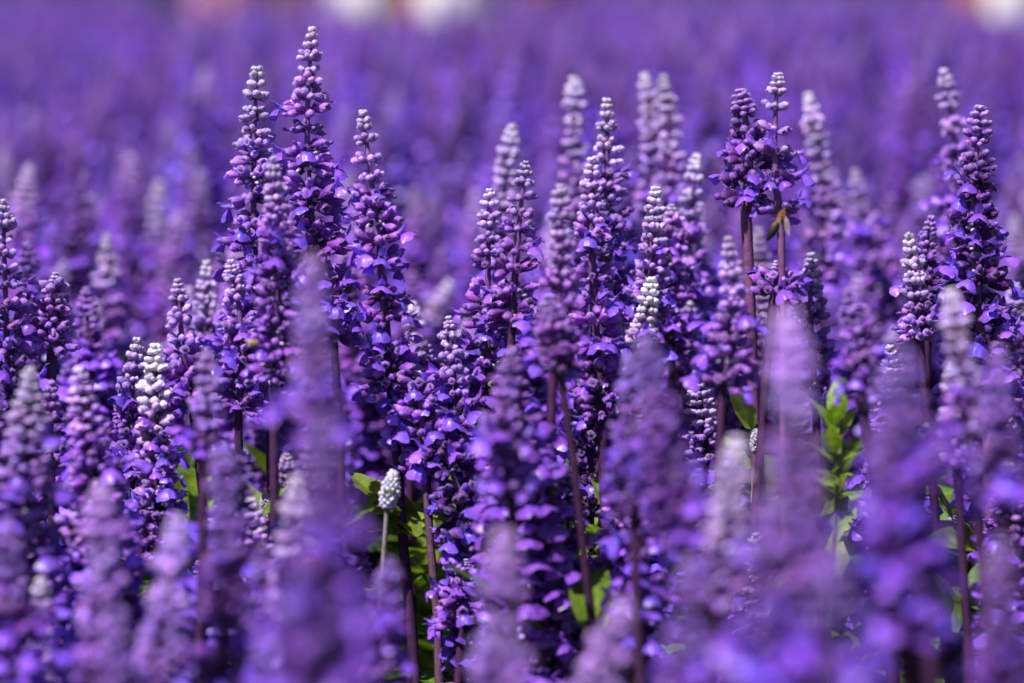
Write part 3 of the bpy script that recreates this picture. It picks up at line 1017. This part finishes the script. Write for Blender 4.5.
# ------------------------------------------------------------------ the field beyond: too many to count
rq = np.random.default_rng(9)
P, ROT, SCL, IDX = [], [], [], []
for d0, d1, dens, hm in ((2.05, 4, 330, .448), (4, 6, 210, .435), (6, 11.2, 150, .402), (11.2, 14, 90, .46), (14, 28, 60, .46)):
    wid = .36 * 1.2
    area = (wid * .5) * (d1 ** 2 - d0 ** 2) + .5 * (d1 - d0)
    n = int(area * dens)
    dd = np.sqrt(rq.uniform(d0 ** 2, d1 ** 2, n))
    xx = rq.uniform(-.5, .5, n) * (dd * wid + .5)
    hh = np.clip(rq.normal(hm, (.042 if d1 < 7 else .035) if hm > .4 else .018, n), .34, .52) / .47
    patch = np.sin(xx * 5.3 + dd * 2.1) + np.sin(xx * 2.2 - dd * 3.7 + 1) + np.sin(xx * 9.1 + dd * .9)
    hh = hh * (1 + .028 * patch)
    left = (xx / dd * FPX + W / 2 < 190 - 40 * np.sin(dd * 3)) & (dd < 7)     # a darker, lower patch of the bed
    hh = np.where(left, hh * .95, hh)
    gx = xx / dd * FPX + W / 2      # small openings where the leaves show
    keep = ~(((np.abs(gx - 838) < 20) | (np.abs(gx - 905) < 13)) & (dd < 3.5)) & ~((np.abs(gx - 170) < 16) & (dd > 12))
    xx, dd, hh, patch, left = xx[keep], dd[keep], hh[keep], patch[keep], left[keep]
    n = len(dd)
    P.append(np.stack([xx, dd, np.zeros(n)], 1))
    ROT.append(np.stack([rq.normal(0, .07, n), rq.normal(0, .07, n), rq.uniform(0, 6.28, n)], 1))
    SCL.append(np.stack([hh * rq.uniform(.95, 1.15, n), hh * rq.uniform(.95, 1.15, n), hh], 1))
    ix = (rq.choice([0, 1, 3, 4, 5, 6, 7], n, p=[.06, .08, .06, .12, .22, .24, .22]))
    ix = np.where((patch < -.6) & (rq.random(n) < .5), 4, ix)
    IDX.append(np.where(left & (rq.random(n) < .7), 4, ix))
P, ROT, SCL, IDX = map(np.concatenate, (P, ROT, SCL, IDX))
print('field', len(P))
me = bpy.data.meshes.new('flower_field')
me.from_pydata(P.tolist(), [], [])
for nm, arr, ty in (('rot', ROT, 'FLOAT_VECTOR'), ('scl', SCL, 'FLOAT_VECTOR')):
    a = me.attributes.new(nm, ty, 'POINT'); a.data.foreach_set('vector', arr.astype(np.float32).ravel())
a = me.attributes.new('idx', 'INT', 'POINT'); a.data.foreach_set('value', IDX.astype(np.int32))
field = link('flower_field', me)
tag(field, 'endless violet flower spikes melting into soft blur towards the top of the photo', 'flower field', kind='stuff')
PROTO = []
for mm, _s in PLANTS:       # one of the real plants in the crowd of each kind
    PROTO.append(next(o for o in COL.objects if o.data == mm))
ng = bpy.data.node_groups.new('scatter', 'GeometryNodeTree')
ng.interface.new_socket('Geometry', in_out='INPUT', socket_type='NodeSocketGeometry')
ng.interface.new_socket('Geometry', in_out='OUTPUT', socket_type='NodeSocketGeometry')
gi = ng.nodes.new('NodeGroupInput'); go = ng.nodes.new('NodeGroupOutput')
jn = ng.nodes.new('GeometryNodeGeometryToInstance')
for o in reversed(PROTO):
    oi = ng.nodes.new('GeometryNodeObjectInfo')
    oi.transform_space = 'ORIGINAL'
    oi.inputs['Object'].default_value = o
    oi.inputs['As Instance'].default_value = False
    ng.links.new(oi.outputs['Geometry'], jn.inputs[0]) if o is PROTO[-1] and False else None
    g2 = ng.nodes.new('GeometryNodeGeometryToInstance')
    ng.links.new(oi.outputs['Geometry'], g2.inputs[0])
    o['_n'] = 0
    del o['_n']
    if 'JOIN' not in locals():
        JOIN = ng.nodes.new('GeometryNodeJoinGeometry')
    ng.links.new(g2.outputs[0], JOIN.inputs[0])
ng.nodes.remove(jn)
iop = ng.nodes.new('GeometryNodeInstanceOnPoints')
ng.links.new(gi.outputs[0], iop.inputs['Points'])
ng.links.new(JOIN.outputs[0], iop.inputs['Instance'])
iop.inputs['Pick Instance'].default_value = True


def named(nm, ty):
    n = ng.nodes.new('GeometryNodeInputNamedAttribute'); n.data_type = ty; n.inputs['Name'].default_value = nm
    return n.outputs['Attribute']


ng.links.new(named('idx', 'INT'), iop.inputs['Instance Index'])
e2r = ng.nodes.new('FunctionNodeEulerToRotation')
ng.links.new(named('rot', 'FLOAT_VECTOR'), e2r.inputs[0])
ng.links.new(e2r.outputs[0], iop.inputs['Rotation'])
ng.links.new(named('scl', 'FLOAT_VECTOR'), iop.inputs['Scale'])
ng.links.new(iop.outputs[0], go.inputs[0])
md = field.modifiers.new('scatter', 'NODES')
md.node_group = ng

# ------------------------------------------------------------------ things beyond the field
rt = random.Random(3)  # added backdrop hedge, keeps bright sky out of the blurred top edge
mb = MB()
for i in range(9000):
    x = rt.uniform(-16, 16)
    top = 2.6 + .9 * math.sin(x * .9) + .5 * math.sin(x * 2.3 + 1)
    z = top * rt.random() ** .8
    y = 33 + rt.uniform(-.9, .9) * (1 - .5 * z / 4) + .3 * math.sin(x * 3)
    add_leaf(mb, rt, Matrix.Translation((x, y, z)) @ Matrix.Rotation(rt.random() * 6.28, 4, 'Z') @ Matrix.Rotation(-R_(rt.uniform(-60, 60)), 4, 'Y'), .34, .6, (.05, .085, .02), 3, 4)
tag(link('backdrop_hedge', mb.mesh('backdrop_hedge')), 'dark leafy hedge added as a backdrop against the sky behind the flower field', 'hedge', kind='stuff')

M_CREAM = simple_mat('cream_glaze', (.92, .88, .90), .45, col2=(.84, .78, .82), scale=18)
M_TERRA = simple_mat('terracotta', (.50, .17, .08), .8, col2=(.36, .11, .05), scale=25)
M_PINK = plant_mat('pink_blossom', rough=.5, transl=.3, noise_scale=60, bump=0)


def lathe(profile, seg=28):
    V = []
    for r, z in profile:
        for k in range(seg):
            a = 2 * math.pi * k / seg
            V.append((r * math.cos(a), r * math.sin(a), z))
    return V, grid_faces(seg, len(profile), True)


def planter(name, label, px, d, dia, h, mat, flower=None, seed=0, group=None):
    rng = random.Random(seed)
    p = unproject(px, 0, d)
    e = bpy.data.objects.new(name, None); COL.objects.link(e); e.location = (p.x, p.y, 0)
    tag(e, label, 'planter', group)
    r = dia / 2
    v, f = lathe([(r * .55, 0), (r * .62, .01), (r * .9, h * .8), (r * .93, h * .9), (r * 1.05, h * .9), (r * 1.07, h * .99), (r * 1.02, h), (r * .92, h), (r * .86, h * .88), (.001, h * .88)])
    me = bpy.data.meshes.new('pot'); me.from_pydata(v, [], f); me.materials.append(mat)
    me.polygons.foreach_set('use_smooth', [True] * len(f))
    link('pot', me, e)
    mb = MB()
    for i in range(140):
        a = rng.random() * 6.28; el = rng.random() * 1.4
        rr = r * rng.uniform(.5, 1.25)
        m = Matrix.Translation((rr * .5 * math.cos(a) * math.cos(el), rr * .5 * math.sin(a) * math.cos(el), h * .9 + rr * .8 * math.sin(el))) @ Matrix.Rotation(a, 4, 'Z') @ Matrix.Rotation(-el, 4, 'Y')
        if flower and rng.random() < .75:
            add_leaf(mb, rng, m, .07, .6, flower, 3, 5, PET)
        else:
            add_leaf(mb, rng, m, .09, .35, (.07, .15, .02), 3, 5)
    link('foliage', mb.mesh('foliage'), e)
    return e


def bush(label, px, d, rad, h, col, seed):
    rng = random.Random(seed)
    p = unproject(px, 0, d)
    e = bpy.data.objects.new('flowering_shrub', None); COL.objects.link(e); e.location = (p.x, p.y, 0)
    tag(e, label, 'shrub')
    mb, mf = MB(), MB()
    for i in range(9):
        a = i * .7; 
        v, f = tube([(0, 0, 0), (rad * .3 * math.cos(a), rad * .3 * math.sin(a), h * .5), (rad * .7 * math.cos(a), rad * .7 * math.sin(a), h * .85)], [.012, .008, .004], 5)
        mb.add(v, f, (.08, .05, .03), STM)
    link('stem', mb.mesh('stem'), e)
    mb = MB()
    for i in range(900):
        a = rng.random() * 6.28; u = rng.uniform(-.5, 1)
        rr = rad * rng.uniform(.55, 1) * math.sqrt(max(.02, 1 - u * u * .8))
        q = (rr * math.cos(a), rr * math.sin(a), h * .62 + h * .38 * u)
        m = Matrix.Translation(q) @ Matrix.Rotation(rng.random() * 6.28, 4, 'Z') @ Matrix.Rotation(-R_(rng.uniform(-30, 70)), 4, 'Y')
        if rng.random() < .75:
            add_leaf(mf, rng, m, .06, .8, col, 3, 5, PET)
        else:
            add_leaf(mb, rng, m, .06, .4, None, 3, 5)
    link('foliage', mb.mesh('foliage'), e)
    link('blossoms', mf.mesh('blossoms'), e)
    return e


bush('pink blossoming shrub beyond the field at the top edge, left of the pale planters', 250, 10.9, .23, .74, (.92, .50, .82), 4)
planter('planter', 'cream-white planter beyond the field, left of the terracotta pot', 364, 11.0, .29, .70, M_CREAM, (.8, .75, .72), 1)
planter('flower_pot', 'terracotta pot between the two cream-white planters', 407, 11.0, .16, .70, M_TERRA, (.6, .2, .1), 2)
planter('planter', 'wider cream-white planter beyond the field, right of the terracotta pot', 456, 11.0, .38, .70, M_CREAM, (.8, .65, .7), 3)
planter('flower_pot', 'low tan terracotta pot far beyond the field, top centre', 548, 13.0, .24, .64, M_TERRA, (.5, .3, .1), 5)
planter('flower_pot', 'terracotta pot at the top right corner beside a white planter', 974, 11.0, .16, .70, M_TERRA, (.65, .25, .12), 6)
planter('planter', 'cream-white planter at the top right corner of the photo', 1012, 11.0, .28, .70, M_CREAM, (.8, .75, .75), 7)

# ------------------------------------------------------------------ the bee
M_FUR = simple_mat('bee_fur', (.34, .12, .018), .9, col2=(.16, .05, .008), scale=900, bump=.6)
M_DARK = simple_mat('bee_dark', (.008, .006, .006), .55, col2=(.02, .012, .008), scale=600)
m, nt, N, L = nodes_of('bee_wing')
out = N.new('ShaderNodeOutputMaterial'); p = N.new('ShaderNodeBsdfPrincipled')
p.inputs['Base Color'].default_value = (.55, .42, .36, 1); p.inputs['Roughness'].default_value = .25; p.inputs['Alpha'].default_value = .4
L.new(p.outputs[0], out.inputs['Surface'])
M_WING = m
e = bpy.data.objects.new('bee', None); COL.objects.link(e)
e.location = unproject(780, 221, 1.175)
e.rotation_euler = (R_(0), R_(0), R_(0))
tag(e, 'small brown bee with dark abdomen clinging under a flower of the white-topped spike', 'bee')
# body along a bent axis: abdomen tip (down left) to head (up right)
ax = [(-7.2, -11, 0), (-6.2, -9.2, .4), (-4.6, -6.4, .7), (-2.8, -3.4, .8), (-1.5, -1.2, .6), (-.6, .3, .4), (.5, 2.0, .3), (1.5, 3.8, 0), (2.0, 4.9, -.1), (2.4, 5.8, -.2), (2.9, 7.2, -.4), (3.2, 8.0, -.5)]
rd = [.3, 1.3, 2.3, 2.5, 1.9, 1.3, 2.5, 2.4, 1.5, 1.5, 1.6, .5]
v, f = tube([(a * .75 * MM, -c * MM, b * .75 * MM) for a, b, c in ax], [r * .75 * MM for r in rd], 14)
me = bpy.data.meshes.new('body'); me.from_pydata(v, [], f)
me.materials.append(M_FUR); me.materials.append(M_DARK)
me.polygons.foreach_set('use_smooth', [True] * len(f))
for pl in me.polygons:
    zc = pl.center.z / MM
    pl.material_index = 1 if zc < -1.2 or (-2.3 < zc < -1.7) or zc > 4.4 else 0
link('body', me, e)
for sx, rx in ((1, .25), (-1, .9)):
    V = []
    nu, nv = 5, 9
    for j in range(nv):
        t = j / (nv - 1)
        hw = 1.5 * math.sin(math.pi * (t * .92 + .06)) ** .7
        for i in range(nu):
            u = -1 + 2 * i / (nu - 1)
            V.append(((2.0 * t * sx + hw * u * .8 + 1.0 * sx) * MM + .0008, -(1.8 + .5 * sx * t + .15 * math.sin(u * 4)) * MM, (2.2 - 8.2 * t + .5 * hw * u * sx) * MM))
    me = bpy.data.meshes.new('wing'); me.from_pydata(V, [], grid_faces(nu, nv)); me.materials.append(M_WING)
    link('wing', me, e)
for k, (x0, z0, x1, z1, x2, z2) in enumerate([(1, 3, 3.5, 4.0, 4.5, 2.4), (.6, 1.8, 3.4, 1.2, 4.6, -.8), (0, .6, 2.6, -1.6, 3.0, -4), (.2, 3, -2.4, 4.6, -3.6, 3.8), (-.4, 1.8, -3, 2.2, -4.4, 1), (-1, .6, -3.6, -.4, -4.6, -2.6)]):
    v, f = tube([(x0 * MM, .2 * MM, z0 * MM), (x1 * MM, .6 * MM, z1 * MM), (x2 * MM, 1.6 * MM, z2 * MM)], [.35 * MM, .28 * MM, .14 * MM], 6)
    me = bpy.data.meshes.new('leg'); me.from_pydata(v, [], f); me.materials.append(M_DARK)
    link('leg', me, e)
for sx in (-1, 1):
    v, f = tube([(2.1 * MM + sx * .4 * MM, -.3 * MM, 5.6 * MM), (2.6 * MM + sx * 1.2 * MM, -1.0 * MM, 6.9 * MM), (3.0 * MM + sx * 1.7 * MM, -1.0 * MM, 6.0 * MM)], [.14 * MM, .12 * MM, .1 * MM], 5)
    me = bpy.data.meshes.new('antenna'); me.from_pydata(v, [], f); me.materials.append(M_DARK)
    link('antenna', me, e)
